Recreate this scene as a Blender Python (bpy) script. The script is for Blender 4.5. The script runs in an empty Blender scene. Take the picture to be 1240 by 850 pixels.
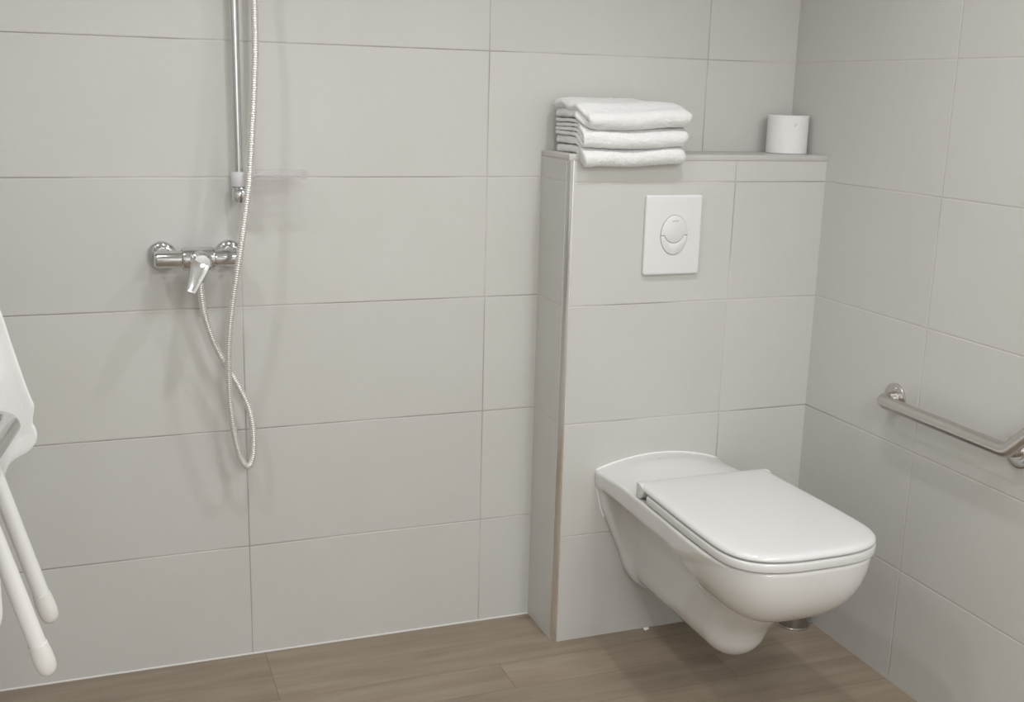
import bpy, bmesh, math
import numpy as np
from mathutils import Vector, Matrix, noise

scene = bpy.context.scene
COL = scene.collection
PI = math.pi

# ------------------------------------------------------------------ helpers
def ss(a, b, x):
    t = min(1.0, max(0.0, (x - a) / (b - a)))
    return t * t * (3 - 2 * t)

def obj(name, verts, faces, mat, parent=None, smooth=True):
    me = bpy.data.meshes.new(name)
    me.from_pydata([tuple(v) for v in verts], [], [tuple(f) for f in faces])
    me.validate()
    return link(name, me, mat, parent, smooth)

def link(name, me, mat, parent=None, smooth=True):
    bm = bmesh.new(); bm.from_mesh(me)
    bmesh.ops.recalc_face_normals(bm, faces=bm.faces)
    bm.to_mesh(me); bm.free()
    me.polygons.foreach_set('use_smooth', [smooth] * len(me.polygons))
    me.materials.clear(); me.materials.append(mat)
    o = bpy.data.objects.new(name, me); COL.objects.link(o)
    if parent is not None:
        o.parent = parent
        o.matrix_parent_inverse = Matrix.Translation(-world_loc(parent))
    return o

def world_loc(o):
    if o.get('_base') is not None: return Vector(o['_base'])
    return Vector((0, 0, 0))

def tag(o, label, cat, group=None):
    o['label'] = label; o['category'] = cat
    if group: o['group'] = group
    return o

def thing(name, label, cat, loc, group=None):
    e = bpy.data.objects.new(name, None); COL.objects.link(e)
    e.empty_display_size = 0.05
    e.location = loc
    e['_base'] = tuple(loc)
    return tag(e, label, cat, group)

def struct(o):
    o['kind'] = 'structure'; return o

def sharp(o, deg=35):
    me = o.data
    bm = bmesh.new(); bm.from_mesh(me)
    for e in bm.edges:
        if len(e.link_faces) == 2 and e.calc_face_angle(0) > math.radians(deg): e.smooth = False
    bm.to_mesh(me); bm.free()
    return o

def catmull(pts, n=8):
    P = [Vector(p) for p in pts]; out = []
    for i in range(len(P) - 1):
        p0 = P[max(i - 1, 0)]; p1 = P[i]; p2 = P[i + 1]; p3 = P[min(i + 2, len(P) - 1)]
        for k in range(n):
            t = k / n
            out.append(0.5 * ((2 * p1) + (p2 - p0) * t + (2 * p0 - 5 * p1 + 4 * p2 - p3) * t * t + (3 * p1 - p0 - 3 * p2 + p3) * t ** 3))
    out.append(P[-1]); return out

def fillet(pts, r, n=8):
    P = [Vector(p) for p in pts]; out = [P[0]]
    for i in range(1, len(P) - 1):
        a = (P[i - 1] - P[i]).normalized(); b = (P[i + 1] - P[i]).normalized()
        ang = a.angle(b); d = r / math.tan(ang / 2)
        c = P[i] + (a + b).normalized() * (r / math.sin(ang / 2))
        s = P[i] + a * d - c; e = P[i] + b * d - c
        ax = s.cross(e).normalized(); tot = s.angle(e)
        for k in range(n + 1):
            out.append(c + Matrix.Rotation(tot * k / n, 3, ax) @ s)
    out.append(P[-1]); return out

def tube_geo(path, r, seg=16, caps=True):
    P = [Vector(p) for p in path]; V = []; F = []
    T = []
    for i in range(len(P)):
        T.append((P[min(i + 1, len(P) - 1)] - P[max(i - 1, 0)]).normalized())
    nrm = T[0].orthogonal().normalized()
    for i, p in enumerate(P):
        if i:
            q = T[i - 1].rotation_difference(T[i]); nrm = q @ nrm
        nrm = (nrm - T[i] * nrm.dot(T[i])).normalized()
        b = T[i].cross(nrm); rr = r(i, p) if callable(r) else r
        for k in range(seg):
            a = 2 * PI * k / seg
            V.append(p + (nrm * math.cos(a) + b * math.sin(a)) * rr)
    for i in range(len(P) - 1):
        for k in range(seg):
            k2 = (k + 1) % seg
            F.append((i * seg + k, i * seg + k2, (i + 1) * seg + k2, (i + 1) * seg + k))
    if caps:
        F.append(tuple(range(seg - 1, -1, -1))); F.append(tuple((len(P) - 1) * seg + k for k in range(seg)))
    return V, F

def tube(name, path, r, mat, parent=None, seg=16, caps=True):
    v, f = tube_geo(path, r, seg, caps)
    return sharp(obj(name, v, f, mat, parent), 50)

def lathe(name, prof, origin, axis, mat, parent=None, seg=40, closed=False):
    ax = Vector(axis).normalized(); u = ax.orthogonal().normalized(); w = ax.cross(u); o = Vector(origin)
    V = []; F = []; rings = []
    for (r, h) in prof:
        if r < 1e-6:
            V.append(o + ax * h); rings.append([len(V) - 1])
        else:
            b = len(V)
            for k in range(seg):
                a = 2 * PI * k / seg
                V.append(o + ax * h + (u * math.cos(a) + w * math.sin(a)) * r)
            rings.append(list(range(b, b + seg)))
    pairs = list(zip(rings[:-1], rings[1:]))
    if closed: pairs.append((rings[-1], rings[0]))
    for A, B in pairs:
        for k in range(seg):
            k2 = (k + 1) % seg
            if len(A) == 1 and len(B) == 1: break
            if len(A) == 1: F.append((A[0], B[k], B[k2]))
            elif len(B) == 1: F.append((A[k], A[k2], B[0]))
            else: F.append((A[k], A[k2], B[k2], B[k]))
    return sharp(obj(name, V, F, mat, parent), 32)

def box_bm(lo, hi, bev=0.0, seg=2):
    bm = bmesh.new()
    c = [(a + b) / 2 for a, b in zip(lo, hi)]; s = [b - a for a, b in zip(lo, hi)]
    bmesh.ops.create_cube(bm, size=1, matrix=Matrix.Translation(c) @ Matrix.Diagonal((*s, 1)))
    if bev: bmesh.ops.bevel(bm, geom=bm.edges[:] , offset=bev, segments=seg, affect='EDGES', profile=0.5)
    return bm

def box(name, lo, hi, mat, parent=None, bev=0.0, seg=2):
    bm = box_bm(lo, hi, bev, seg)
    me = bpy.data.meshes.new(name); bm.to_mesh(me); bm.free()
    return sharp(link(name, me, mat, parent, bool(bev)), 40)

def loft(name, loops, mat, parent=None, cap0=True, cap1=True, smooth=True, closed=False):
    V = []; F = []; n = len(loops[0])
    for l in loops: V += [tuple(p) for p in l]
    m = len(loops)
    for i in range(m if closed else m - 1):
        j = (i + 1) % m
        for k in range(n):
            k2 = (k + 1) % n
            F.append((i * n + k, i * n + k2, j * n + k2, j * n + k))
    if not closed:
        if cap0: F.append(tuple(range(n - 1, -1, -1)))
        if cap1: F.append(tuple((m - 1) * n + k for k in range(n)))
    return obj(name, V, F, mat, parent, smooth)

def evaluated(o, mods):
    """apply a list of modifiers and replace the mesh by the result"""
    for t, kw in mods:
        m = o.modifiers.new(t, t)
        for k, v in kw.items(): setattr(m, k, v)
    dg = bpy.context.evaluated_depsgraph_get()
    me = bpy.data.meshes.new_from_object(o.evaluated_get(dg))
    o.modifiers.clear(); o.data = me
    me.polygons.foreach_set('use_smooth', [True] * len(me.polygons))
    return o

# ------------------------------------------------------------------ materials
def new_mat(name):
    m = bpy.data.materials.new(name); m.use_nodes = True
    nt = m.node_tree; b = nt.nodes['Principled BSDF']
    return m, nt, b

class N:
    """tiny node-graph writer"""
    def __init__(s, nt): s.nt = nt
    def node(s, t, **kw):
        n = s.nt.nodes.new(t)
        for k, v in kw.items(): setattr(n, k, v)
        return n
    def put(s, sock, v):
        if isinstance(v, (int, float, tuple, list)): sock.default_value = v
        else: s.nt.links.new(v, sock)
    def math(s, op, a, b=0.0, c=0.0):
        n = s.node('ShaderNodeMath', operation=op)
        s.put(n.inputs[0], a); s.put(n.inputs[1], b); s.put(n.inputs[2], c)
        return n.outputs[0]
    def ramp(s, v, a, b, c=0.0, d=1.0):
        n = s.node('ShaderNodeMapRange'); n.interpolation_type = 'SMOOTHSTEP'
        s.put(n.inputs['Value'], v); n.inputs['From Min'].default_value = a; n.inputs['From Max'].default_value = b
        n.inputs['To Min'].default_value = c; n.inputs['To Max'].default_value = d
        return n.outputs[0]
    def mix(s, f, a, b, blend='MIX'):
        n = s.node('ShaderNodeMix', data_type='RGBA', blend_type=blend)
        s.put(n.inputs['Factor'], f)
        A = [i for i in n.inputs if i.name == 'A' and i.type == 'RGBA'][0]; B = [i for i in n.inputs if i.name == 'B' and i.type == 'RGBA'][0]
        s.put(A, a); s.put(B, b)
        return [o for o in n.outputs if o.type == 'RGBA'][0]
    def noise(s, vec, scale, detail=3, rough=0.5):
        n = s.node('ShaderNodeTexNoise')
        if vec is not None: s.put(n.inputs['Vector'], vec)
        n.inputs['Scale'].default_value = scale; n.inputs['Detail'].default_value = detail; n.inputs['Roughness'].default_value = rough
        return n.outputs['Fac']
    def pos(s):
        g = s.node('ShaderNodeNewGeometry'); x = s.node('ShaderNodeSeparateXYZ')
        s.nt.links.new(g.outputs['Position'], x.inputs[0])
        return g.outputs['Position'], x.outputs
    def comb(s, x, y, z):
        n = s.node('ShaderNodeCombineXYZ')
        s.put(n.inputs[0], x); s.put(n.inputs[1], y); s.put(n.inputs[2], z); return n.outputs[0]
    def bump(s, h, strength, dist, b):
        n = s.node('ShaderNodeBump'); n.inputs['Strength'].default_value = strength; n.inputs['Distance'].default_value = dist
        s.put(n.inputs['Height'], h); s.nt.links.new(n.outputs[0], b.inputs['Normal'])

Z1, TH, TW = 0.2906, 0.30, 0.60          # first tile joint, tile height, tile width
TILE = (0.606, 0.602, 0.577, 1)

def tile_mat(name, axis, u0, light_low=0.0, rows=True):
    m, nt, b = new_mat(name); g = N(nt)
    P, c = g.pos()
    dz = g.math('PINGPONG', g.math('SUBTRACT', c[2], Z1), TH / 2)
    d = dz
    iu = 0.0
    if axis is not None:
        u = g.math('SUBTRACT', c[axis], u0)
        du = g.math('PINGPONG', u, TW / 2)
        d = g.math('MINIMUM', dz, du)
        iu = g.math('FLOOR', g.math('DIVIDE', u, TW))
    iz = g.math('FLOOR', g.math('DIVIDE', g.math('SUBTRACT', c[2], Z1), TH))
    wob = g.math('MULTIPLY', g.math('SUBTRACT', g.noise(P, 9.0, 3), 0.5), 0.0009)
    d = g.math('ADD', d, wob)
    joint = g.ramp(d, 0.0007, 0.0017, 1.0, 0.0)
    groove = g.ramp(d, 0.0006, 0.0030, 0.0, 1.0)
    wn = g.node('ShaderNodeTexWhiteNoise', noise_dimensions='3D')
    g.put(wn.inputs['Vector'], g.comb(iu, iz, u0 + 3.7))
    base = g.mix(wn.outputs['Value'], (TILE[0] * .975, TILE[1] * .975, TILE[2] * .98, 1), (TILE[0] * 1.02, TILE[1] * 1.02, TILE[2] * 1.015, 1))
    cloud = g.ramp(g.noise(P, 3.2, 6, 0.62), 0.3, 0.7)
    base = g.mix(cloud, g.mix(1.0, base, (0.975, 0.97, 0.965, 1), 'MULTIPLY'), base)
    fine = g.ramp(g.noise(P, 60, 4, 0.7), 0.35, 0.75)
    base = g.mix(fine, g.mix(1.0, base, (0.985, 0.985, 0.98, 1), 'MULTIPLY'), base)
    gr = g.ramp(g.noise(P, 2.3, 2), 0.42 - light_low, 0.62 - light_low)
    grout = g.mix(gr, (0.33, 0.315, 0.285, 1), (0.62, 0.60, 0.57, 1))
    col = g.mix(joint, base, grout)
    nt.links.new(col, b.inputs['Base Color'])
    g.put(b.inputs['Roughness'], g.ramp(g.noise(P, 14, 4), 0.3, 0.7, 0.36, 0.46))
    b.inputs['Specular IOR Level'].default_value = 0.38
    h = g.math('ADD', g.math('MULTIPLY', groove, 1.0), g.math('MULTIPLY', g.noise(P, 45, 4), 0.06))
    g.bump(h, 0.55, 0.0012, b)
    return m

def simple(name, col, rough, metal=0.0, bump=None, spec=None, coat=0.0, var=0.03):
    m, nt, b = new_mat(name); g = N(nt)
    P, c = g.pos()
    n = g.noise(P, 12, 3)
    cc = g.mix(n, tuple(x * (1 - var) for x in col[:3]) + (1,), tuple(min(1, x * (1 + var)) for x in col[:3]) + (1,))
    nt.links.new(cc, b.inputs['Base Color'])
    b.inputs['Roughness'].default_value = rough; b.inputs['Metallic'].default_value = metal
    if spec is not None: b.inputs['Specular IOR Level'].default_value = spec
    if coat: b.inputs['Coat Weight'].default_value = coat; b.inputs['Coat Roughness'].default_value = 0.04
    if bump: g.bump(g.noise(P, bump[0], 4, 0.6), bump[1], bump[2], b)
    return m

def floor_mat():
    m, nt, b = new_mat('oak plank floor'); g = N(nt)
    P, c = g.pos()
    W, L = 0.1195, 1.2
    v0 = g.math('DIVIDE', g.math('MULTIPLY', c[1], -1.0), W)
    first = g.math('LESS_THAN', v0, 1.0)          # the first row is a double-width plank
    v = g.math('ADD', g.math('MULTIPLY', v0, g.math('SUBTRACT', 1.0, first)), g.math('MULTIPLY', first, 1.5))
    row = g.math('FLOOR', v)
    xs = g.math('SUBTRACT', g.math('ADD', c[0], 1.437), g.math('MULTIPLY', g.math('SUBTRACT', row, 1.0), 0.544))
    col_i = g.math('FLOOR', g.math('DIVIDE', xs, L))
    dy = g.math('MULTIPLY', g.math('PINGPONG', v, 0.5), W)
    dx = g.math('PINGPONG', xs, L / 2)
    d = g.math('MINIMUM', dx, dy)
    wn = g.node('ShaderNodeTexWhiteNoise', noise_dimensions='3D')
    g.put(wn.inputs['Vector'], g.comb(row, col_i, 1.3))
    rnd = wn.outputs['Value']
    gx = g.math('ADD', g.math('MULTIPLY', c[0], 0.9), g.math('MULTIPLY', rnd, 37.0))
    gy = g.math('MULTIPLY', c[1], 8.0)
    grain = g.noise(g.comb(gx, gy, rnd), 3.0, 8, 0.62)
    fine = g.noise(g.comb(g.math('MULTIPLY', gx, 3.0), g.math('MULTIPLY', gy, 9.0), rnd), 3.2, 5, 0.7)
    blot = g.noise(g.comb(g.math('MULTIPLY', gx, 2.2), g.math('MULTIPLY', c[1], 7.0), rnd), 1.6, 3, 0.5)
    A = (0.268, 0.213, 0.158, 1); B = (0.348, 0.288, 0.220, 1)
    col = g.mix(g.ramp(grain, 0.28, 0.72), A, B)
    col = g.mix(g.ramp(fine, 0.35, 0.65, 0.0, 0.16), col, (0.185, 0.143, 0.107, 1))
    col = g.mix(g.ramp(blot, 0.58, 0.75, 0.0, 0.45), col, (0.18, 0.145, 0.12, 1))
    tone = g.mix(rnd, (0.86, 0.86, 0.87, 1), (1.12, 1.11, 1.10, 1))
    col = g.mix(1.0, col, tone, 'MULTIPLY')
    # knots
    vo = g.node('ShaderNodeTexVoronoi'); vo.inputs['Scale'].default_value = 2.1
    g.put(vo.inputs['Vector'], g.comb(g.math('MULTIPLY', c[0], 1.0), g.math('MULTIPLY', c[1], 2.4), 0.4))
    kn = g.ramp(vo.outputs['Distance'], 0.008, 0.075, 0.6, 0.0)
    col = g.mix(kn, col, (0.15, 0.105, 0.075, 1))
    seam = g.ramp(d, 0.0003, 0.0013, 0.6, 0.0)
    col = g.mix(seam, col, (0.12, 0.085, 0.06, 1))
    nt.links.new(col, b.inputs['Base Color'])
    b.inputs['Roughness'].default_value = 0.46
    b.inputs['Specular IOR Level'].default_value = 0.35
    h = g.math('ADD', g.ramp(d, 0.0004, 0.002), g.math('MULTIPLY', fine, 0.25))
    g.bump(h, 0.35, 0.0008, b)
    return m

M_back = tile_mat('beige wall tile back', 0, -0.8675)
M_right = tile_mat('beige wall tile right', 1, -0.6045, 0.16)
M_left = tile_mat('beige wall tile left', 1, -0.6045)
M_front = tile_mat('beige wall tile front', 0, -0.8675)
M_box = tile_mat('beige tile cistern wall', 0, -0.268, 0.03)
M_boxside = tile_mat('beige tile cistern side', None, 0.11, 0.1)
M_floor = floor_mat()
M_ceil = simple('white ceiling paint', (0.86, 0.86, 0.85), 0.8, bump=(80, 0.05, 0.001))
M_ledge = simple('grey stone tile ledge', (0.555, 0.542, 0.52), 0.42, bump=(60, 0.08, 0.001), var=0.06)
M_trim = simple('brushed aluminium trim', (0.90, 0.90, 0.905), 0.16, 1.0, bump=(200, 0.03, 0.0004))
M_ceramic = simple('white ceramic glaze', (0.70, 0.695, 0.682), 0.09, spec=0.5, coat=0.6, var=0.008)
M_seat = simple('white seat plastic', (0.70, 0.698, 0.69), 0.10, spec=0.5, coat=0.35, var=0.005)
M_plate = simple('white plate plastic', (0.77, 0.77, 0.77), 0.22, spec=0.5, var=0.006)
M_shadowgap = simple('painted gap shade', (0.30, 0.30, 0.30), 0.5)  # dark grey that paints in the shade around the flush buttons
M_mark = simple('grey print', (0.42, 0.42, 0.43), 0.5)
M_mark2 = simple('pale grey print', (0.55, 0.545, 0.535), 0.4)
M_caulk = simple('white silicone', (0.86, 0.855, 0.84), 0.4)
M_joint = simple('pale grey floor joint', (0.66, 0.65, 0.625), 0.5)
M_towel = simple('white terry cloth', (0.85, 0.848, 0.842), 0.95, bump=(420, 0.7, 0.003), spec=0.1, var=0.015)
M_linen = simple('white cotton cloth', (0.89, 0.89, 0.885), 0.9, bump=(300, 0.35, 0.0015), spec=0.1, var=0.01)
def translucent(m, f):
    # thin cloth lets part of the light through
    nt = m.node_tree; b = nt.nodes['Principled BSDF']; out = nt.nodes['Material Output']
    tr = nt.nodes.new('ShaderNodeBsdfTranslucent'); tr.inputs[0].default_value = (0.86, 0.86, 0.86, 1)
    mx = nt.nodes.new('ShaderNodeMixShader'); mx.inputs[0].default_value = f
    nt.links.new(b.outputs[0], mx.inputs[1]); nt.links.new(tr.outputs[0], mx.inputs[2])
    nt.links.new(mx.outputs[0], out.inputs['Surface'])
translucent(M_linen, 0.16)
M_paper = simple('white tissue paper', (0.82, 0.818, 0.812), 0.95, bump=(260, 0.3, 0.001), spec=0.1, var=0.01)
M_card = simple('grey cardboard', (0.50, 0.46, 0.41), 0.9)
M_chrome = simple('polished chrome', (0.66, 0.665, 0.67), 0.10, 1.0, var=0.01)
M_chrome_d = simple('dark polished steel', (0.45, 0.44, 0.43), 0.16, 1.0, var=0.02)
M_steel = simple('satin stainless steel', (0.60, 0.575, 0.545), 0.26, 1.0, bump=(150, 0.04, 0.0005), var=0.02)
M_rail = simple('grey satin chrome tube', (0.70, 0.70, 0.70), 0.2, 1.0, var=0.02)
M_hose = simple('silver ribbed hose', (0.76, 0.74, 0.71), 0.28, 0.55, spec=0.6, var=0.02)
M_collar = simple('translucent lilac grey plastic', (0.66, 0.655, 0.68), 0.35, var=0.02)
M_white_metal = simple('white lacquered tube', (0.80, 0.80, 0.785), 0.3, var=0.01)
M_rubber = simple('white rubber foot', (0.74, 0.725, 0.695), 0.55, var=0.02)
M_black = simple('black slot', (0.04, 0.04, 0.04), 0.5)
M_slot = simple('dark metal slot', (0.12, 0.12, 0.12), 0.5, 0.6)

def clear_plastic():
    m, nt, b = new_mat('clear frosted plastic'); g = N(nt)
    out = nt.nodes['Material Output']
    b.inputs['Base Color'].default_value = (0.83, 0.80, 0.82, 1); b.inputs['Roughness'].default_value = 0.14
    t = g.node('ShaderNodeBsdfTransparent'); t.inputs[0].default_value = (0.97, 0.965, 0.97, 1)
    mx = g.node('ShaderNodeMixShader')
    P, c = g.pos()
    g.put(mx.inputs[0], g.ramp(g.noise(P, 25, 2), 0.3, 0.7, 0.10, 0.20))
    nt.links.new(t.outputs[0], mx.inputs[1]); nt.links.new(b.outputs[0], mx.inputs[2])
    nt.links.new(mx.outputs[0], out.inputs['Surface'])
    return m
M_clear = clear_plastic()

# ------------------------------------------------------------------ room shell
RX, LX, FY, CZ = 0.0, -2.25, -4.4, 2.25
BD = 0.1745                # depth of the boxed-in cistern wall
BX = -0.724                # its left face
LZ0, LZ1 = 1.2425, 1.257   # ledge slab
t = 0.12
struct(box('wall_back', (LX - t, 0, -0.1), (RX + t, t, CZ + 0.1), M_back))
struct(box('wall_right', (RX, FY - t, -0.1), (RX + t, 0, CZ + 0.1), M_right))
struct(box('wall_left', (LX - t, FY - t, -0.1), (LX, 0, CZ + 0.1), M_left))
struct(box('wall_front', (LX, FY - t, -0.1), (RX, FY, CZ + 0.1), M_ceil))
struct(box('floor', (LX, FY, -0.1), (RX, 0, 0), M_floor))
struct(box('ceiling', (LX, FY, CZ), (RX, 0, CZ + 0.1), M_ceil))

# boxed-in cistern: front face tiled with joints, side face with rows only
NT = 0.0135
foot = [(BX, 0), (BX, -BD + NT), (BX + NT, -BD + NT), (BX + NT, -BD), (RX, -BD), (RX, 0)]
wc = loft('wall_cistern', [[(x, y, z) for x, y in foot] for z in (0, LZ0)], M_box, smooth=False)
wc.data.materials.append(M_boxside)
for p in wc.data.polygons:
    if abs(p.normal.x) > 0.5: p.material_index = 1
struct(wc)
struct(box('trim_1', (BX - 0.001, -BD - 0.001, LZ0), (RX, 0, LZ1), M_ledge, None, 0.0018, 2))

# aluminium corner profile: quarter round, with two thin legs
def corner_profile():
    r = NT - 0.0006; x0, y0 = BX - 0.0008, -BD - 0.0008
    pts = [(x0, y0 + r + 0.0012)]
    for k in range(13):
        q = k / 12; bu = 0.0007 * 4 * q * (1 - q)
        pts.append((x0 + r * q - bu, y0 + r * (1 - q) - bu))
    pts += [(x0 + r + 0.0012, y0), (x0 + r + 0.0012, y0 + r + 0.0012)]
    n = 12
    loops = []
    for i in range(n + 1):
        z = 0.001 + (LZ0 - 0.001) * i / n
        loops.append([(p[0], p[1], z) for p in pts])
    return sharp(loft('trim_2', loops, M_trim), 40)
struct(corner_profile())

# silicone joint between the box / walls and floor
def bead(name, a, b, r=0.003):
    return struct(tube(name, [a, ((a[0] + b[0]) / 2, (a[1] + b[1]) / 2, (a[2] + b[2]) / 2 + 0.0003), b], r, M_joint, None, 8))

bead('trim_3', (LX, -0.0006, 0.0010), (BX, -0.0006, 0.0010), 0.0028)

# ------------------------------------------------------------------ toilet
TX = -0.4425
toilet = thing('wall_hung_toilet', 'white long wall hung toilet with closed flat lid', 'toilet', (TX, -BD, 0.1))

FZ = np.array([0.112, 0.122, 0.134, 0.158, 0.190, 0.272, 0.359, 0.41, 0.46, 0.53])
FW = np.array([-0.03, 0.016, 0.036, 0.061, 0.083, 0.1205, 0.158, 0.1705, 0.1765, 0.1765])
def np_ss(a, b, x):
    q = np.clip((x - a) / (b - a), 0, 1); return q * q * (3 - 2 * q)
def smin(a, b, k):
    h = np.clip(0.5 + 0.5 * (b - a) / k, 0, 1)
    return b * (1 - h) + a * h - k * h * (1 - h)
def smax(a, b, k): return -smin(-a, -b, k)
RIM = 0.472
def deck_z(x, y):
    s = np_ss(-0.345, -0.215, y)
    return RIM + s * (0.0215 - 0.030 * (x / 0.1765) ** 2)
def toilet_f(x, y, z):
    X = np.abs(x)
    # rim band running from the wall to the bowl
    hw = 0.1765 + 0.006 * np_ss(0.25, 0.5, -y)
    zl = 0.416 + 0.062 * np_ss(0.58, 0.82, -y)
    rim = smax(smax(X - hw, zl - z, 0.022), -0.80 - y, 0.03)
    # bowl
    yb = -0.705
    b = np.where(y < yb, 0.181, 0.245)
    q = (np.clip(X / 0.1845, 1e-6, None) ** 3.1 + np.clip(np.abs(y - yb) / b, 1e-6, None) ** 3.0)
    m = 2.35
    e = (q ** (m / 3.05) + np.clip(np.clip(RIM + 0.012 - z, 0, None) / 0.181, 1e-6, None) ** m) ** (1 / m) - 1
    bowl = e * 0.17
    # trap housing under the bowl
    w = 0.0810 + 0.019 * np_ss(0.22, 0.48, z)
    y0 = -0.577 - 0.065 * np_ss(0.19, 0.31, z)
    ax = np.sqrt(X ** 2 + np.maximum(0, y0 - y) ** 2 + np.maximum(0, 0.2175 - z) ** 2)
    trap = ax - w
    # flange spreading against the wall
    fl = smax((X - np.interp(z, FZ, FW)) * 0.87, (-BD - 0.030) - y, 0.016)
    body = smin(trap, fl, 0.032)
    body = smin(body, rim, 0.012)
    body = smin(body, bowl, 0.020)
    body = smax(body, z - deck_z(x, y), 0.007)
    body = np.maximum(body, y + BD)          # flush to the wall
    return body

def surface_nets(f, lo, hi, h):
    lo = np.array(lo); n = np.ceil((np.array(hi) - lo) / h).astype(int) + 1
    xs = [lo[i] + h * np.arange(n[i]) for i in range(3)]
    G = np.meshgrid(*xs, indexing='ij'); D = f(*G)
    S = D < 0
    c = np.zeros(np.array(D.shape) - 1, int)
    for dx in (0, 1):
        for dy in (0, 1):
            for dz in (0, 1):
                c += S[dx:dx + c.shape[0], dy:dy + c.shape[1], dz:dz + c.shape[2]]
    act = (c > 0) & (c < 8)
    idx = -np.ones(act.shape, int); cells = np.argwhere(act); idx[act] = np.arange(len(cells))
    acc = np.zeros((len(cells), 3)); cnt = np.zeros(len(cells))
    corners = [(a, b, d) for a in (0, 1) for b in (0, 1) for d in (0, 1)]
    for i, A in enumerate(corners):
        for B in corners[i + 1:]:
            if sum(abs(p - q) for p, q in zip(A, B)) != 1: continue
            da = D[cells[:, 0] + A[0], cells[:, 1] + A[1], cells[:, 2] + A[2]]
            db = D[cells[:, 0] + B[0], cells[:, 1] + B[1], cells[:, 2] + B[2]]
            mk = (da < 0) != (db < 0)
            tt = np.where(mk, da / np.where(da == db, 1, da - db), 0)[:, None]
            acc += np.where(mk[:, None], np.array(A) + (np.array(B) - np.array(A)) * tt, 0); cnt += mk
    V = lo + (cells + acc / cnt[:, None]) * h
    # settle on the surface
    for _ in range(3):
        e = h * 0.25; d0 = f(V[:, 0], V[:, 1], V[:, 2])
        gr = np.stack([(f(V[:, 0] + e * (k == 0), V[:, 1] + e * (k == 1), V[:, 2] + e * (k == 2)) - f(V[:, 0] - e * (k == 0), V[:, 1] - e * (k == 1), V[:, 2] - e * (k == 2))) / (2 * e) for k in range(3)], 1)
        st = gr * (d0 / np.maximum((gr ** 2).sum(1), 0.05))[:, None]
        ln = np.linalg.norm(st, axis=1, keepdims=True)
        V -= st * np.minimum(1, 0.5 * h / np.maximum(ln, 1e-9))
    F = []
    for ax in range(3):
        o = [0, 0, 0]; o[ax] = 1
        a = S[:S.shape[0] - o[0], :S.shape[1] - o[1], :S.shape[2] - o[2]]; b = S[o[0]:, o[1]:, o[2]:]
        ijk = np.argwhere(a != b)
        u, v = [q for q in range(3) if q != ax]
        qd = []
        for su, sv in ((-1, -1), (0, -1), (0, 0), (-1, 0)):
            p = ijk.copy(); p[:, u] += su; p[:, v] += sv
            qd.append(idx[p[:, 0], p[:, 1], p[:, 2]])
        F += np.stack(qd, 1).tolist()
    return V, F

V, F = surface_nets(toilet_f, (-0.2022, -0.9013, 0.0953), (0.2022, -0.1633, 0.5133), 0.0043)
V[:, 0] += TX
bowl = obj('bowl', V.tolist(), F, M_ceramic, toilet)

def outline(inset, yr, z, n=40, xc=TX, hw=0.186, yc=-0.735, b=0.152, p=3.1, rc=0.012):
    """lid / seat outline: straight back, straight sides, squarish rounded front"""
    hw -= inset; b -= inset; yr -= inset
    pts = []
    tp = lambda y: 1 - 0.050 * ss(-0.72, -0.36, y)
    for k in range(n + 1):
        a = PI * k / n
        c, s = math.cos(a), math.sin(a)
        pts.append((xc + hw * math.copysign(abs(c) ** (2 / p), c), yc - b * abs(s) ** (2 / p), z))
    for k in range(1, 12):                       # left side up to the back
        pts.append((xc - hw, yc + (yr - rc - yc) * k / 12, z))
    for k in range(7):
        a = PI - (PI / 2) * k / 6
        pts.append((xc - hw + rc + rc * math.cos(a), yr - rc + rc * math.sin(a), z))
    for k in range(1, 8):
        pts.append((xc - hw + rc + (2 * hw - 2 * rc) * k / 8, yr, z))
    for k in range(7):
        a = PI / 2 - (PI / 2) * k / 6
        pts.append((xc + hw - rc + rc * math.cos(a), yr - rc + rc * math.sin(a), z))
    for k in range(1, 12):
        pts.append((xc + hw, yr - rc + (yc - yr + rc) * k / 12, z))
    return [(xc + (x - xc) * tp(y), y, z_) for x, y, z_ in pts]

YR = -0.392
sl = [(0.060, 0.4748), (0.004, 0.4748), (0.0008, 0.4762), (0.0, 0.4790), (0.0, 0.4905), (0.0012, 0.4935), (0.004, 0.4945), (0.060, 0.4945)]
seat = sharp(loft('seat', [outline(i, -0.446, z) for i, z in sl], M_seat, toilet, closed=True), 50)
ll = [(0.006, 0.5062), (0.0022, 0.5062), (0.0010, 0.5075), (0.0012, 0.5105), (0.0026, 0.5140), (0.0058, 0.5168), (0.011, 0.5187), (0.020, 0.5199), (0.04, 0.5206), (0.07, 0.521), (0.11, 0.5212), (0.15, 0.5213)]
lid = loft('lid', [outline(i, YR, z - 0.0085, rc=max(0.002, 0.016 - i * 0.08)) for i, z in ll], M_seat, toilet)
# rear of the lid turns down over the hinges
hl = []
for k, (y, zt) in enumerate([(YR - 0.0005, 0.5035), (YR - 0.004, 0.5080), (YR - 0.012, 0.5104), (YR - 0.024, 0.5104), (YR - 0.036, 0.506), (YR - 0.044, 0.5000)]):
    zb = 0.4735 if k < 4 else (0.4830 if k == 4 else 0.4980)
    hh = 0.1768 - (0.006 if k == 0 else 0.002 if k == 1 else 0)
    hl.append([(TX - hh, y, zb), (TX + hh, y, zb), (TX + hh, y, zt), (TX - hh, y, zt)])
hinge = loft('lid_hinge_cover', hl, M_seat, toilet, smooth=False)
evaluated(hinge, [('BEVEL', dict(width=0.0042, segments=4, limit_method='ANGLE'))])
sharp(hinge, 60)
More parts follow.
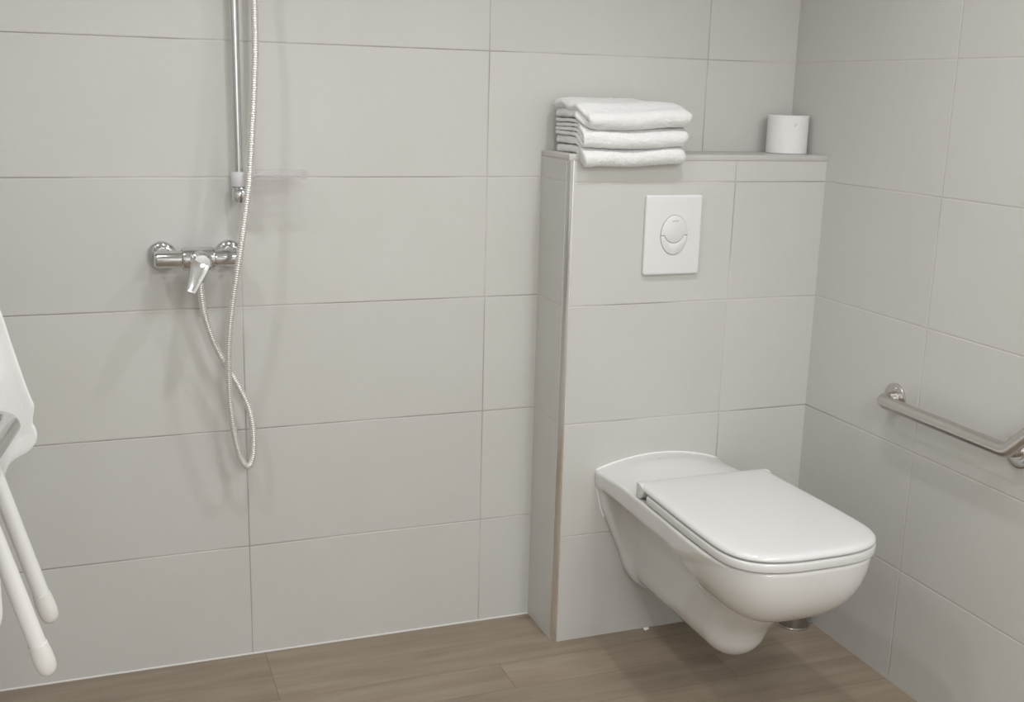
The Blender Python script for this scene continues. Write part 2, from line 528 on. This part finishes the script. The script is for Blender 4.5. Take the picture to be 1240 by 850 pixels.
# buffers between lid, seat and rim
for bx, by in ((-0.12, -0.80), (0.12, -0.80), (-0.15, -0.55), (0.15, -0.55)):
    lathe('buffer', [(0, 0.4712), (0.007, 0.4712), (0.007, 0.4755), (0, 0.4755)], (TX + bx, by, 0), (0, 0, 1), M_plate, toilet, 12)
# silicone bead round the flange
def bead_path():
    pts = []
    for z in np.linspace(0.335, 0.452, 12): pts.append((TX - np.interp(z, FZ, FW) - 0.0005, -BD - 0.0002, z))
    for x in np.linspace(-0.172, 0.172, 25): pts.append((TX + x, -BD - 0.0008, float(deck_z(np.array(x), np.array(-BD))) + 0.0005))
    for z in np.linspace(0.452, 0.30, 12): pts.append((TX + np.interp(z, FZ, FW) + 0.0005, -BD - 0.0002, z))
    return pts
sb = tube('sealant_bead', bead_path(), 0.0030, M_caulk, toilet, 8)

def text_obj(name, body, size, mat, parent, mtx, extrude=0.0002):
    cu = bpy.data.curves.new(name, 'FONT'); cu.body = body; cu.size = size; cu.extrude = extrude
    cu.align_x = 'CENTER'; cu.align_y = 'CENTER'
    tmp = bpy.data.objects.new(name + '_tmp', cu); COL.objects.link(tmp)
    dg = bpy.context.evaluated_depsgraph_get()
    me = bpy.data.meshes.new_from_object(tmp.evaluated_get(dg))
    bpy.data.objects.remove(tmp)
    me.transform(mtx)
    return link(name, me, mat, parent, False)
text_obj('printed_mark', 'DURAVIT', 0.0085, M_mark2, toilet,
         Matrix.Translation((TX - 0.003, -0.2170, 0.4930)) @ Matrix.Rotation(math.radians(1), 4, 'X'), 0.0006)

# ------------------------------------------------------------------ flush plate
PXc, PZc, PW, PH = -0.4415, 1.0615, 0.156, 0.197
plate = thing('flush_plate', 'white rectangular flush plate with oval dual button on tiled wall', 'flush plate', (PXc, -BD, PZc - PH / 2))
def rrect(x0, x1, z0, z1, r, y, n=6):
    pts = []
    for cx, cz, a0 in ((x1 - r, z1 - r, 0), (x0 + r, z1 - r, PI / 2), (x0 + r, z0 + r, PI), (x1 - r, z0 + r, 1.5 * PI)):
        for k in range(n + 1):
            a = a0 + PI / 2 * k / n
            pts.append((cx + r * math.cos(a), y, cz + r * math.sin(a)))
    return pts
lp = []
for ins, y in ((0.001, -BD), (0.0, -BD - 0.002), (0.0, -BD - 0.007), (0.0008, -BD - 0.0095), (0.003, -BD - 0.0108), (0.006, -BD - 0.0112)):
    lp.append(rrect(PXc - PW / 2 + ins, PXc + PW / 2 - ins, PZc - PH / 2 + ins, PZc + PH / 2 - ins, 0.006, y))
loft('plate', lp, M_plate, plate)
OX, OZ, OA, OB = -0.4405, 1.0622, 0.0365, 0.0485
FYp = -BD - 0.0112
def extr(name, poly, y0, y1, mat, parent, bev=0.0008):
    n = len(poly)
    cx = sum(p[0] for p in poly) / n; cz = sum(p[1] for p in poly) / n
    def lo(ins, y):
        out = []
        for i, (x, z) in enumerate(poly):
            a = poly[i - 1]; b = poly[(i + 1) % n]
            tx, tz = b[0] - a[0], b[1] - a[1]; L = math.hypot(tx, tz) or 1
            out.append((x - tz / L * ins, y, z + tx / L * ins))
        return out
    return loft(name, [lo(0, y0), lo(0, y1 + bev), lo(bev * 0.3, y1 + bev * 0.4), lo(bev, y1)], mat, parent)
gapo = extr('gap_shade', [(OX + (OA + .0012) * math.cos(a), OZ + (OB + .0012) * math.sin(a)) for a in np.linspace(0, 2 * PI, 64, endpoint=False)], FYp + 0.003, FYp - 0.0004, M_shadowgap, plate, 0.0002)  # dark disc behind the buttons, painted stand-in for shade in their gaps
a1 = 0.0
CXb, CZb, RXb, RZb = OX, 1.0725, 0.0285, 0.0295
zn = OZ - 0.0005
def ell(cx, cz, rx, rz, a, b, n): return [(cx + rx * math.cos(t_), cz + rz * math.sin(t_)) for t_ in np.linspace(a, b, n)]
ang = math.asin((zn - CZb) / RZb)
up = ell(OX, OZ, OA, OB, 0.0, PI, 40) + ell(CXb, CZb, RXb, RZb, PI - ang, 2 * PI + ang, 36)
extr('large_button', up, FYp, FYp - 0.0030, M_plate, plate, 0.0010)
g_ = 0.0011
angl = math.asin((zn - g_ - CZb) / (RZb + g_))
ao = math.asin((zn - g_ - OZ) / OB)
low = ell(OX, OZ, OA, OB, PI - ao, 2 * PI + ao, 40) + ell(CXb, CZb, RXb + g_, RZb + g_, 2 * PI + angl, PI - angl, 36)
extr('small_button', low, FYp, FYp - 0.0026, M_plate, plate, 0.0010)
text_obj('printed_mark', 'GROHE', 0.0052, M_mark, plate, Matrix.Translation((OX + 0.001, FYp - 0.0032, OZ + 0.0345)) @ Matrix.Rotation(PI / 2, 4, 'X'), 0.0003)

# ------------------------------------------------------------------ folded towels on the ledge
def sheet(profile, x0, x1, nx, deform, name, mat, thick, parent=None, seed=0.0, amp=0.0016, lev=1):
    nv = len(profile); V = []; F = []
    for i in range(nx + 1):
        x = x0 + (x1 - x0) * i / nx
        for j, (y, z) in enumerate(profile):
            V.append(deform(x, y, z, j / (nv - 1)))
    for i in range(nx):
        for j in range(nv - 1):
            F.append((i * nv + j, i * nv + j + 1, (i + 1) * nv + j + 1, (i + 1) * nv + j))
    return V, F

def c_profile(yb, yf, zc, r, n=12, nb=16):
    """sheet centre line: bottom layer forward, round the front fold, top layer back"""
    pts = [(yb + (yf + r - yb) * k / nb, zc - r) for k in range(nb)]
    for k in range(n + 1):
        a = -PI / 2 - PI * k / n
        pts.append((yf + r + r * math.cos(a), zc + r * math.sin(a)))
    pts += [(yf + r + (yb - yf - r) * k / nb, zc + r) for k in range(1, nb + 1)]
    return pts

def folded_towel(name, label, x0, x1, yb, yf, zb, h, th, inner, sag, seed, extra=None):
    zc = zb + h / 2
    objs = []
    def deform(x, y, z, s):
        q = 0.5 + 0.5 * math.sin(x * 23 + seed * 3)
        rr = 0.022
        xe = x1 - rr
        if x > xe:                                     # closed, rounded right end
            k = math.sqrt(max(0.0, 1 - ((x - xe) / rr) ** 2))
            z = zc + (z - zc) * (0.15 + 0.85 * k)
            y = y + (yb - y) * 0 + 0.012 * (1 - k) * ss(yb, yf, y)
        f = ss(-0.150, -0.205, y)
        z -= sag * f * (1.0 + 0.10 * math.sin(x * 14 + seed) - 0.35 * ss(-0.60, -0.44, x))
        nv = noise.noise(Vector((x * 9, y * 9, z * 22 + seed * 7)))
        y += 0.0045 * nv + 0.004 * math.sin(x * 11 + seed * 2)
        z += 0.0022 * noise.noise(Vector((x * 14 + 5, y * 14, z * 30 + seed)))
        x += 0.006 * noise.noise(Vector((y * 16, z * 40, seed * 3)))
        if extra: x, y, z = extra(x, y, z, s)
        return (x, y, z)
    V = []; F = []; base = 0
    profs = [(c_profile(yb, yf, zc, h / 2 - th / 2), x0)]
    if inner: profs.append((c_profile(yb + 0.004, yf + th * 1.25, zc, max(0.003, h / 2 - th * 1.62)), x0 + 0.003))
    for pr, xx in profs:
        v, f = sheet(pr, xx, x1, 44, deform, name, None, th)
        V += v; F += [tuple(i + base for i in q) for q in f]; base = len(V)
    me = bpy.data.meshes.new(name); me.from_pydata(V, [], F); me.validate()
    o = bpy.data.objects.new(name, me); COL.objects.link(o)
    me.materials.append(M_towel)
    evaluated(o, [('SOLIDIFY', dict(thickness=th * 0.93, offset=0.0)), ('SUBSURF', dict(levels=2, render_levels=2))])
    nrm = [v.normal.copy() for v in o.data.vertices]
    for v, n3 in zip(o.data.vertices, nrm):
        k = 0.0011 * noise.noise(v.co * 60) + 0.0009 * noise.noise(v.co * 170)
        v.co = v.co + n3 * k
    return tag(o, label, 'towel', 'folded white towels on the ledge')

T1 = LZ1 + 0.0006
folded_towel('folded_towel', 'bottom towel of the folded white stack, its front sagging over the ledge edge',
             -0.700, -0.431, -0.030, -0.2085, T1, 0.0400, 0.0185, False, 0.0325, 1.0)
folded_towel('folded_towel', 'middle towel of the folded white stack, between the other two',
             -0.704, -0.424, -0.026, -0.2110, T1 + 0.0405, 0.0400, 0.0092, True, 0.0285, 2.3)
def top_extra(x, y, z, s):
    # the folded left end closes in a thick round edge; a low ridge runs along the back
    zc = T1 + 0.0810 + 0.0215 - 0.0235 * ss(-0.150, -0.205, y)
    xa, ra = -0.706, 0.024
    if x < xa + ra:
        k = math.sqrt(max(0.0, 1 - ((xa + ra - x) / ra) ** 2))
        z = zc + (z - zc) * (0.12 + 0.88 * k)
    if s > 0.5:
        z += 0.0060 * math.exp(-((y + 0.060) / 0.036) ** 2) * ss(-0.46, -0.52, x)
        z -= 0.0050 * math.exp(-((y + 0.135) / 0.018) ** 2) * ss(-0.50, -0.62, x)
    x += 0.012 * ss(-0.165, -0.200, y) * ss(-0.58, -0.68, x)
    z -= 0.004 * ss(-0.5, -0.42, x)
    return x, y, z
folded_towel('folded_towel', 'topmost towel of the folded white stack on the ledge',
             -0.7058, -0.427, -0.026, -0.2130, T1 + 0.0810, 0.0440, 0.0200, False, 0.0235, 4.1, top_extra)

# ------------------------------------------------------------------ toilet roll
RC = (-0.0585, -0.0735)
roll = thing('toilet_roll', 'white toilet paper roll standing on the ledge in the corner', 'toilet paper', (RC[0], RC[1], LZ1))
rr = 0.0530
pp = [(0.0205, 0.0005), (rr - 0.0015, 0.0005), (rr, 0.002), (rr, 0.0965), (rr - 0.0015, 0.098), (0.0205, 0.098)]
lathe('paper', pp, (RC[0], RC[1], LZ1), (0, 0, 1), M_paper, roll, 72, closed=True)
lathe('core', [(0.0188, 0.0007), (0.0205, 0.0007), (0.0205, 0.0978), (0.0188, 0.0978)], (RC[0], RC[1], LZ1), (0, 0, 1), M_card, roll, 40, closed=True)
# outer sheet end and little embossed leaf
def on_roll(a, z, off=0.0003): return (RC[0] + (rr + off) * math.cos(a), RC[1] + (rr + off) * math.sin(a), LZ1 + z)
A0 = math.radians(-104)
flap = []
for k in range(9):
    z = 0.0015 + 0.095 * k / 8
    flap.append([on_roll(A0 + 1.75, z, 0.0002), on_roll(A0 + 1.75, z, 0.0009), on_roll(A0 + 1.55, z, 0.0009), on_roll(A0 + 1.55, z, 0.0002)])
loft('sheet_end', flap, M_paper, roll)
leaf = []; nl = 14
for k in range(nl + 1):
    tt = k / nl; w = 0.0028 * math.sin(PI * tt) + 0.0001
    aa = A0 + 0.02 + (tt - 0.5) * 0.20; zz = 0.0745 + (tt - 0.5) * 0.009
    leaf.append([on_roll(aa, zz - w, 0.0002), on_roll(aa, zz + w, 0.0002), on_roll(aa, zz + w * 0.8, 0.0005), on_roll(aa, zz - w * 0.8, 0.0005)])
loft('embossed_leaf', leaf, simple('faint grey emboss', (0.66, 0.655, 0.65), 0.9), roll)

# ------------------------------------------------------------------ metal canister behind the toilet
can = thing('toilet_brush_holder', 'polished metal cylinder standing on the floor behind the toilet bowl by the corner', 'canister', (-0.0520, -0.276, 0))
lathe('body', [(0, 0.004), (0.0435, 0.004), (0.0442, 0.006), (0.0442, 0.23), (0.0425, 0.232), (0.0425, 0.228), (0.0, 0.228)], (-0.0520, -0.276, 0), (0, 0, 1), M_chrome_d, can, 56)
lathe('base_ring', [(0, 0), (0.0452, 0), (0.0458, 0.0015), (0.0458, 0.0045), (0.044, 0.006), (0, 0.006)], (-0.0520, -0.276, 0), (0, 0, 1), M_chrome, can, 56)

# ------------------------------------------------------------------ grab bar on the right wall
GA = 0.050
bar = thing('grab_bar', 'angled stainless steel grab bar on the right tiled wall', 'grab bar', (0, -0.525, 0.70))
gp = [(-0.004, -0.525, 0.703), (-GA, -0.525, 0.703), (-GA, -0.930, 0.703), (-GA, -1.230, 1.003), (-0.004, -1.230, 1.003)]
gpath = []
a_, b_ = Vector(gp[0]), Vector(gp[1])
gpath = fillet(gp, 0.032, 12)
tube('bar', gpath, 0.0160, M_steel, bar, 28)
tube('support_post', [(-0.003, -0.918, 0.694), (-0.02, -0.919, 0.695), (-0.036, -0.922, 0.699), (-GA, -0.926, 0.704)], 0.0120, M_steel, bar, 20)
for (y, z, nm) in ((-0.525, 0.703, 'flange'), (-0.918, 0.694, 'flange'), (-1.230, 1.003, 'flange')):
    fo = lathe(nm, [(0, 0.0), (0.0365, 0.0), (0.0365, 0.0035), (0.0350, 0.0052), (0.0325, 0.006), (0.018, 0.006), (0.0172, 0.0085), (0, 0.0085)], (0, y, z), (-1, 0, 0), M_steel, bar, 48)
    for k in range(3):
        a = math.radians(98 + 120 * k)
        sx = lathe('screw', [(0, 0.0050), (0.0047, 0.0050), (0.0047, 0.0068), (0.0038, 0.0082), (0.0015, 0.0086), (0.0012, 0.0076), (0, 0.0076)],
                   (0, y + 0.0262 * math.cos(a), z + 0.0262 * math.sin(a)), (-1, 0, 0), M_chrome, fo, 18)

# ------------------------------------------------------------------ shower rail, dish, hose, mixer
SX, SY = -1.472, -0.050
rail = thing('shower_rail', 'vertical chrome shower riser rail on the back wall', 'shower rail', (SX, SY, 1.14))
tube('rail', [(SX, SY, 1.150 + 0.75 * k / 10) for k in range(11)], 0.0098, M_chrome, rail, 24)
def rail_bracket(z):
    br = tube('wall_bracket', [(SX, 0.0, z), (SX, -0.012, z), (SX, -0.030, z), (SX, -0.050, z)], 0.0135, M_chrome, rail, 24)
    lathe('bracket_cap', [(0, -0.0185), (0.010, -0.0180), (0.0150, -0.0150), (0.0168, -0.008), (0.0170, 0.0), (0.0168, 0.010), (0.0150, 0.0158), (0.0108, 0.0180), (0.0100, 0.0180)], (SX, SY, z), (0, 0, 1), M_chrome, br, 32)
    lathe('bracket_face', [(0, 0.0075), (0.006, 0.0072), (0.0105, 0.0055), (0.0125, 0.002), (0.0128, -0.006), (0, -0.006)], (SX, SY - 0.0165, z), (0, -1, 0), M_chrome, br, 28)
    box('slot', (SX - 0.0016, SY - 0.0248, z - 0.0160), (SX + 0.0016, SY - 0.0170, z - 0.0045), M_slot, br)
    return br
rail_bracket(1.157)
rail_bracket(1.890)
dish = thing('soap_dish', 'clear plastic soap dish clipped to the shower rail', 'soap dish', (SX + 0.08, SY - 0.02, 1.193))
lathe('clip_collar', [(0.0102, 0.0), (0.0175, 0.0), (0.0180, 0.001), (0.0180, 0.0315), (0.0172, 0.0328), (0.0102, 0.0328)], (SX, SY, 1.1745), (0, 0, 1), M_collar, dish, 36, closed=True)
def dish_loop(s, z, dx=0.0):
    pts = []
    cx, cy, hx, hy = -1.3925, -0.0630, 0.0680, 0.0420
    for k in range(56):
        a = 2 * PI * k / 56; c, sn = math.cos(a), math.sin(a); p = 6.0
        pts.append((cx + (hx - s) * math.copysign(abs(c) ** (2 / p), c), cy + (hy - s) * math.copysign(abs(sn) ** (2 / p), sn), z))
    return pts
tray = loft('tray', [dish_loop(0.006, 1.1935), dish_loop(0.002, 1.1945), dish_loop(0.0, 1.1985), dish_loop(-0.0008, 1.2095), dish_loop(0.0, 1.2103), dish_loop(0.0018, 1.2095), dish_loop(0.0028, 1.1995), dish_loop(0.006, 1.1970), dish_loop(0.03, 1.1966)], M_clear, dish)
for k in range(4):
    y = -0.093 + k * 0.020
    box('drain_rib', (-1.446, y - 0.002, 1.1966), (-1.342, y + 0.002, 1.1992), M_clear, dish, 0.0008, 1)
box('dish_arm', (SX + 0.0165, SY - 0.012, 1.1945), (-1.444, SY + 0.012, 1.2075), M_clear, dish, 0.002, 2)

HP = [(-1.434, -0.082, 1.74), (-1.434, -0.084, 1.66), (-1.434, -0.085, 1.594), (-1.435, -0.095, 1.488), (-1.44, -0.1, 1.402), (-1.449, -0.108, 1.297), (-1.458, -0.115, 1.199), (-1.467, -0.12, 1.137), (-1.479, -0.125, 1.065), (-1.492, -0.125, 0.992), (-1.506, -0.115, 0.898), (-1.513, -0.105, 0.82), (-1.514, -0.095, 0.76), (-1.512, -0.085, 0.689), (-1.505, -0.077, 0.617), (-1.493, -0.07, 0.553), (-1.48, -0.066, 0.524), (-1.468, -0.062, 0.522), (-1.459, -0.06, 0.557), (-1.459, -0.057, 0.617), (-1.469, -0.055, 0.668), (-1.493, -0.055, 0.724), (-1.518, -0.055, 0.77), (-1.542, -0.058, 0.827), (-1.559, -0.066, 0.887), (-1.566, -0.0745, 0.939), (-1.566, -0.076, 0.972)]
def even(path, step):
    P = [Vector(p) for p in path]; out = [P[0]]; acc = 0.0
    for a, b in zip(P[:-1], P[1:]):
        L = (b - a).length; d = step - acc
        while d <= L:
            out.append(a.lerp(b, d / L)); d += step
        acc = L - (d - step)
    return out
hp = even(catmull(HP, 12), 0.00125)
hose = thing('shower_hose', 'silver ribbed shower hose looping below the mixer tap', 'shower hose', (-1.47, -0.063, 0.515))
v, f = tube_geo(hp, lambda i, p: (0.0079, 0.0080, 0.0077, 0.0066)[i % 4], 12)
obj('hose', v, f, M_hose, hose)
lathe('end_nut', [(0.0, 0), (0.0098, 0), (0.0105, 0.001), (0.0105, 0.018), (0.009, 0.020), (0.0, 0.020)], (-1.566, -0.076, 0.966), (0, 0, 1), M_chrome, hose, 24)

# hand shower and its slider, above the top of the photograph
hs = thing('hand_shower', 'chrome hand shower in its slider high on the rail', 'hand shower', (SX, SY, 1.72))
lathe('slider', [(0.0102, 0.0), (0.018, 0.0), (0.019, 0.003), (0.019, 0.042), (0.018, 0.045), (0.0102, 0.045)], (SX, SY, 1.755), (0, 0, 1), M_chrome, hs, 28, closed=True)
tube('holder_arm', [(SX + 0.012, SY - 0.010, 1.778), (-1.450, -0.072, 1.778), (-1.437, -0.084, 1.778)], 0.009, M_chrome, hs, 16)
tube('handle', catmull([(-1.434, -0.082, 1.742), (-1.434, -0.086, 1.80), (-1.434, -0.096, 1.87), (-1.434, -0.118, 1.93)], 8), 0.0125, M_chrome, hs, 20)
lathe('spray_head', [(0, -0.012), (0.030, -0.010), (0.043, 0.0), (0.045, 0.008), (0.042, 0.012), (0, 0.013)], (-1.434, -0.135, 1.955), (0, -0.75, -0.66), M_chrome, hs, 36)

mixer = thing('shower_mixer_tap', 'chrome single lever shower mixer tap on the back wall', 'tap', (-1.568, 0, 0.94))
MY, MZ = -0.0660, 1.0165
for x in (-1.642, -1.4945):
    e = lathe('escutcheon', [(0, 0), (0.0315, 0), (0.0325, 0.0015), (0.0322, 0.0045), (0.0295, 0.0085), (0.0245, 0.0115), (0.0205, 0.0130), (0.0195, 0.016), (0, 0.016)], (x, 0, MZ), (0, -1, 0), M_chrome, mixer, 48)
    lathe('connector', [(0.0175, 0.014), (0.0185, 0.016), (0.0185, 0.030), (0.0170, 0.034), (0.0160, 0.060)], (x, 0, MZ), (0, -1, 0), M_chrome, e, 40)
bp = [(-0.0945, 0.0), (-0.0945, 0.0125), (-0.0925, 0.0172), (-0.0880, 0.0190), (-0.040, 0.0190), (-0.0365, 0.0196), (-0.0340, 0.0245), (-0.028, 0.0262), (0.028, 0.0262), (0.0340, 0.0245), (0.0365, 0.0196), (0.040, 0.0190), (0.0880, 0.0190), (0.0925, 0.0172), (0.0945, 0.0125), (0.0945, 0.0)]
lathe('body', [(r, h) for h, r in bp], (-1.568, MY, MZ), (1, 0, 0), M_chrome, mixer, 44)
lathe('hose_outlet', [(0.0115, 0.0), (0.0120, 0.002), (0.0120, 0.022), (0.011, 0.026)], (-1.566, -0.076, 0.980), (0, 0, 1), M_chrome, mixer, 28)
lathe('cartridge_cap', [(0.0215, 0.010), (0.0225, 0.030), (0.0222, 0.042), (0.0, 0.046)], (-1.566, MY, MZ), (0, -1, 0), M_chrome, mixer, 40)
# lever: rounded hub in front of the cartridge and a flat tapering blade
hub = [(0.0, 0.0410), (0.0225, 0.0410), (0.0232, 0.044), (0.0232, 0.058), (0.0215, 0.0640), (0.0170, 0.0675), (0.0, 0.0685)]
lathe('handle_hub', hub, (-1.566, MY, MZ), (0, -1, 0), M_chrome, mixer, 40)
lev = []
dirv = Vector((-0.36, -0.34, -0.87)).normalized(); wv = Vector((0.93, 0.0, -0.385)); wv = (wv - dirv * wv.dot(dirv)).normalized(); nv_ = dirv.cross(wv).normalized()
if nv_.y > 0: nv_ = -nv_
org = Vector((-1.567, MY - 0.0600, MZ + 0.004))
for s, hw, th in ((-0.010, 0.0205, 0.005), (-0.004, 0.0228, 0.0065), (0.020, 0.0195, 0.0060), (0.045, 0.0150, 0.0055), (0.070, 0.0108, 0.005), (0.0765, 0.0096, 0.0046)):
    c = org + dirv * s
    lev.append([c + wv * hw + nv_ * th, c - wv * hw + nv_ * th, c - wv * hw - nv_ * th, c + wv * hw - nv_ * th])
lv = loft('lever', lev, M_chrome, mixer, smooth=False)
evaluated(lv, [('BEVEL', dict(width=0.0016, segments=2, limit_method='ANGLE'))]); sharp(lv, 50)

# ------------------------------------------------------------------ fold-up shower seat on the left wall
ss_ = thing('folding_shower_seat', 'chrome framed folding shower seat with two white tubular legs at the left edge', 'shower seat', (LX, -1.0, 0.5))
fr = fillet([(LX + 0.002, -0.800, 0.884), (-1.9135, -0.800, 0.884), (-1.9780, -1.270, 0.884), (LX + 0.002, -1.270, 0.884)], 0.038, 10)
tube('frame', fr, 0.0160, M_rail, ss_, 24)
for y in (-0.800, -1.270):
    lathe('wall_flange', [(0, 0), (0.036, 0), (0.036, 0.004), (0.033, 0.006), (0.017, 0.006), (0.016, 0.012), (0, 0.012)], (LX, y, 0.884), (1, 0, 0), M_rail, ss_, 36)
HX, HZ = -1.963, 0.884
tube('hinge_tube', [(HX, -0.802, HZ), (HX, -1.0, HZ), (HX, -1.268, HZ)], 0.0120, M_white_metal, ss_, 20)
for y, fx, fz in ((-0.84, -1.8795, 0.558), (-1.01, -1.8785, 0.557)):
    a = Vector((HX, y, HZ)); b = Vector((fx, y, fz)); d = (b - a).normalized()
    leg = tube('leg', [a, a.lerp(b, 0.3), a.lerp(b, 0.6), b - d * 0.012], 0.0122, M_white_metal, ss_, 24)
    prof = [(0, -0.003), (0.0062, -0.0015), (0.0112, 0.003), (0.0138, 0.010), (0.0150, 0.020), (0.0148, 0.032), (0.0138, 0.046), (0.0136, 0.050), (0.0124, 0.0505)]
    lathe('rubber_foot', prof, b, -d, M_rubber, leg, 28)

# towel hanging from a wall hook and spreading over the seat frame
hook = thing('towel_hook', 'chrome towel hook high on the left wall', 'hook', (LX, -0.79, 1.72))
lathe('hook_plate', [(0, 0), (0.022, 0), (0.022, 0.004), (0.019, 0.006), (0, 0.006)], (LX, -0.79, 1.735), (1, 0, 0), M_chrome, hook, 28)
tube('hook_arm', catmull([(LX + 0.004, -0.79, 1.735), (LX + 0.03, -0.79, 1.728), (LX + 0.048, -0.79, 1.735), (LX + 0.052, -0.79, 1.755)], 6), 0.006, M_chrome, hook, 14)
def hanging_towel():
    R = catmull([(-2.185, 0, 1.745), (-2.10, 0, 1.50), (-2.005, 0, 1.27), (-1.9535, 0, 1.150), (-1.924, 0, 1.053), (-1.911, 0, 0.996), (-1.8975, 0, 0.938), (-1.8890, 0, 0.906), (-1.8855, 0, 0.893), (-1.8895, 0, 0.868), (-1.8865, 0, 0.858), (-1.8845, 0, 0.846), (-1.8890, 0, 0.836)], 6)
    m = len(R); nu = 44; V = []; F = []
    for i, p in enumerate(R):
        q = i / (m - 1)
        hem = (1.0 - (p.z - 0.836) / (1.745 - 0.836))
        xl = -2.215 + 0.012 * math.sin(q * 9); zl = 1.760 - 1.17 * hem
        for k in range(nu + 1):
            u = k / nu
            x = p.x + (xl - p.x) * u
            zz = p.z + (zl - p.z) * (u ** 0.9) if False else p.z + (zl - p.z) * u
            zz -= hem * hem * (0.020 * math.sin(u * 4.2) + 0.006 * math.sin(u * 31 + 1.5) * ss(0, 0.1, u))
            x += hem ** 6 * 0.004 * math.sin(u * 40)
            y = -0.770 + 0.010 * math.sin(u * 17 + q * 2) * ss(0, 0.12, q) * (0.4 + 0.6 * u) - 0.012 * hem * u
            V.append((x, y, zz))
    for i in range(m - 1):
        for k in range(nu):
            a = i * (nu + 1) + k; F.append((a, a + 1, a + nu + 2, a + nu + 1))
    b0 = len(V)
    # the other end of the towel, brought forward over the frame and hanging down inside it
    prof = catmull([(0, -0.775, 0.930), (0, -0.80, 0.938), (0, -0.86, 0.925), (0, -0.95, 0.922), (0, -1.02, 0.915), (0, -1.048, 0.885), (0, -1.052, 0.80), (0, -1.052, 0.72), (0, -1.052, 0.645)], 6)
    m2 = len(prof); n2 = 20
    for i, p in enumerate(prof):
        q = i / (m2 - 1)
        xr = -1.9395 + 0.0115 * ss(0.55, 0.80, q) - 0.012 * ss(0.94, 1.0, q)
        for k in range(n2 + 1):
            u = k / n2
            V.append((xr + (-2.20 - xr) * u, p.y + 0.006 * math.sin(u * 15 + q * 3) * q, p.z - 0.004 * math.sin(u * 9) * (q > 0.9)))
    for i in range(m2 - 1):
        for k in range(n2):
            a = b0 + i * (n2 + 1) + k; F.append((a, a + 1, a + n2 + 2, a + n2 + 1))
    me = bpy.data.meshes.new('hanging_towel'); me.from_pydata(V, [], F); me.validate()
    o = bpy.data.objects.new('hanging_towel', me); COL.objects.link(o); me.materials.append(M_linen)
    evaluated(o, [('SOLIDIFY', dict(thickness=0.006, offset=0.0)), ('SUBSURF', dict(levels=1, render_levels=1))])
    return tag(o, 'white towel hanging at the left edge behind the chrome seat frame', 'towel')
hanging_towel()

# crumb of sealant lying by the foot of the boxed-in wall
def crumb(loc, s, seed, label):
    bm = bmesh.new(); bmesh.ops.create_icosphere(bm, subdivisions=3, radius=1)
    for v in bm.verts:
        k = 1 + 0.35 * noise.noise(v.co * 1.6 + Vector((seed, 0, 0)))
        v.co = Vector((v.co.x * s[0] * k, v.co.y * s[1] * k, max(-0.75, v.co.z * k) * s[2]))
    zmin = min(v.co.z for v in bm.verts)
    for v in bm.verts: v.co += Vector(loc) - Vector((0, 0, zmin))
    me = bpy.data.meshes.new('sealant_crumb'); bm.to_mesh(me); bm.free()
    return tag(link('sealant_crumb', me, M_caulk), label, 'crumb')
crumb((-0.455, -0.186, 0), (0.0085, 0.0055, 0.004), 1.0, 'small white crumb of sealant on the floor against the tiled box')

# ------------------------------------------------------------------ light
def disk(name, loc, size, power, col=(0.99, 1.0, 1.012), spread=180):
    l = bpy.data.lights.new(name, 'AREA'); l.shape = 'DISK'; l.size = size; l.energy = power; l.color = col
    l.spread = math.radians(spread)
    o = bpy.data.objects.new(name, l); COL.objects.link(o); o.location = loc
    return o
LY, LZ = -0.86, 2.20
for x, p in ((-0.66, 3.9), (-1.35, 3.9), (-2.05, 3.6)):
    disk('ceiling_spot', (x, LY, LZ), 0.075, p, spread=145)
disk('added_fill', (-0.40, -2.15, LZ), 0.5, 13)  # added fill overhead, out of view; lifts the upper wall
disk('added_fill', (-1.30, -3.6, LZ), 0.7, 46)  # added fill behind the camera, no known lamp; lifts the lower walls

w = bpy.data.worlds.new('World'); scene.world = w; w.use_nodes = True
w.node_tree.nodes['Background'].inputs[0].default_value = (0.9, 0.92, 1.0, 1)
w.node_tree.nodes['Background'].inputs[1].default_value = 0.3

# ------------------------------------------------------------------ camera
yaw, pit, rol = 0.3628, -0.2288, 0.0262
fwd = Vector((math.sin(yaw) * math.cos(pit), math.cos(yaw) * math.cos(pit), math.sin(pit)))
rt = Vector((math.cos(yaw), -math.sin(yaw), 0)); upv = rt.cross(fwd)
r2 = math.cos(rol) * rt + math.sin(rol) * upv; u2 = -math.sin(rol) * rt + math.cos(rol) * upv
cam = bpy.data.cameras.new('Camera'); cam.sensor_fit = 'HORIZONTAL'; cam.sensor_width = 36
cam.lens = 1343.93 / 1240 * 36; cam.clip_start = 0.02
co = bpy.data.objects.new('Camera', cam); COL.objects.link(co)
co.matrix_world = Matrix(((r2.x, u2.x, -fwd.x, -1.78), (r2.y, u2.y, -fwd.y, -2.6083), (r2.z, u2.z, -fwd.z, 1.3951), (0, 0, 0, 1)))
scene.camera = co

for o in scene.objects:
    if '_base' in o: del o['_base']

vs = scene.view_settings
vs.view_transform = 'Standard'; vs.look = 'None'; vs.gamma = 1; vs.use_curve_mapping = False
vs.exposure = 0.0
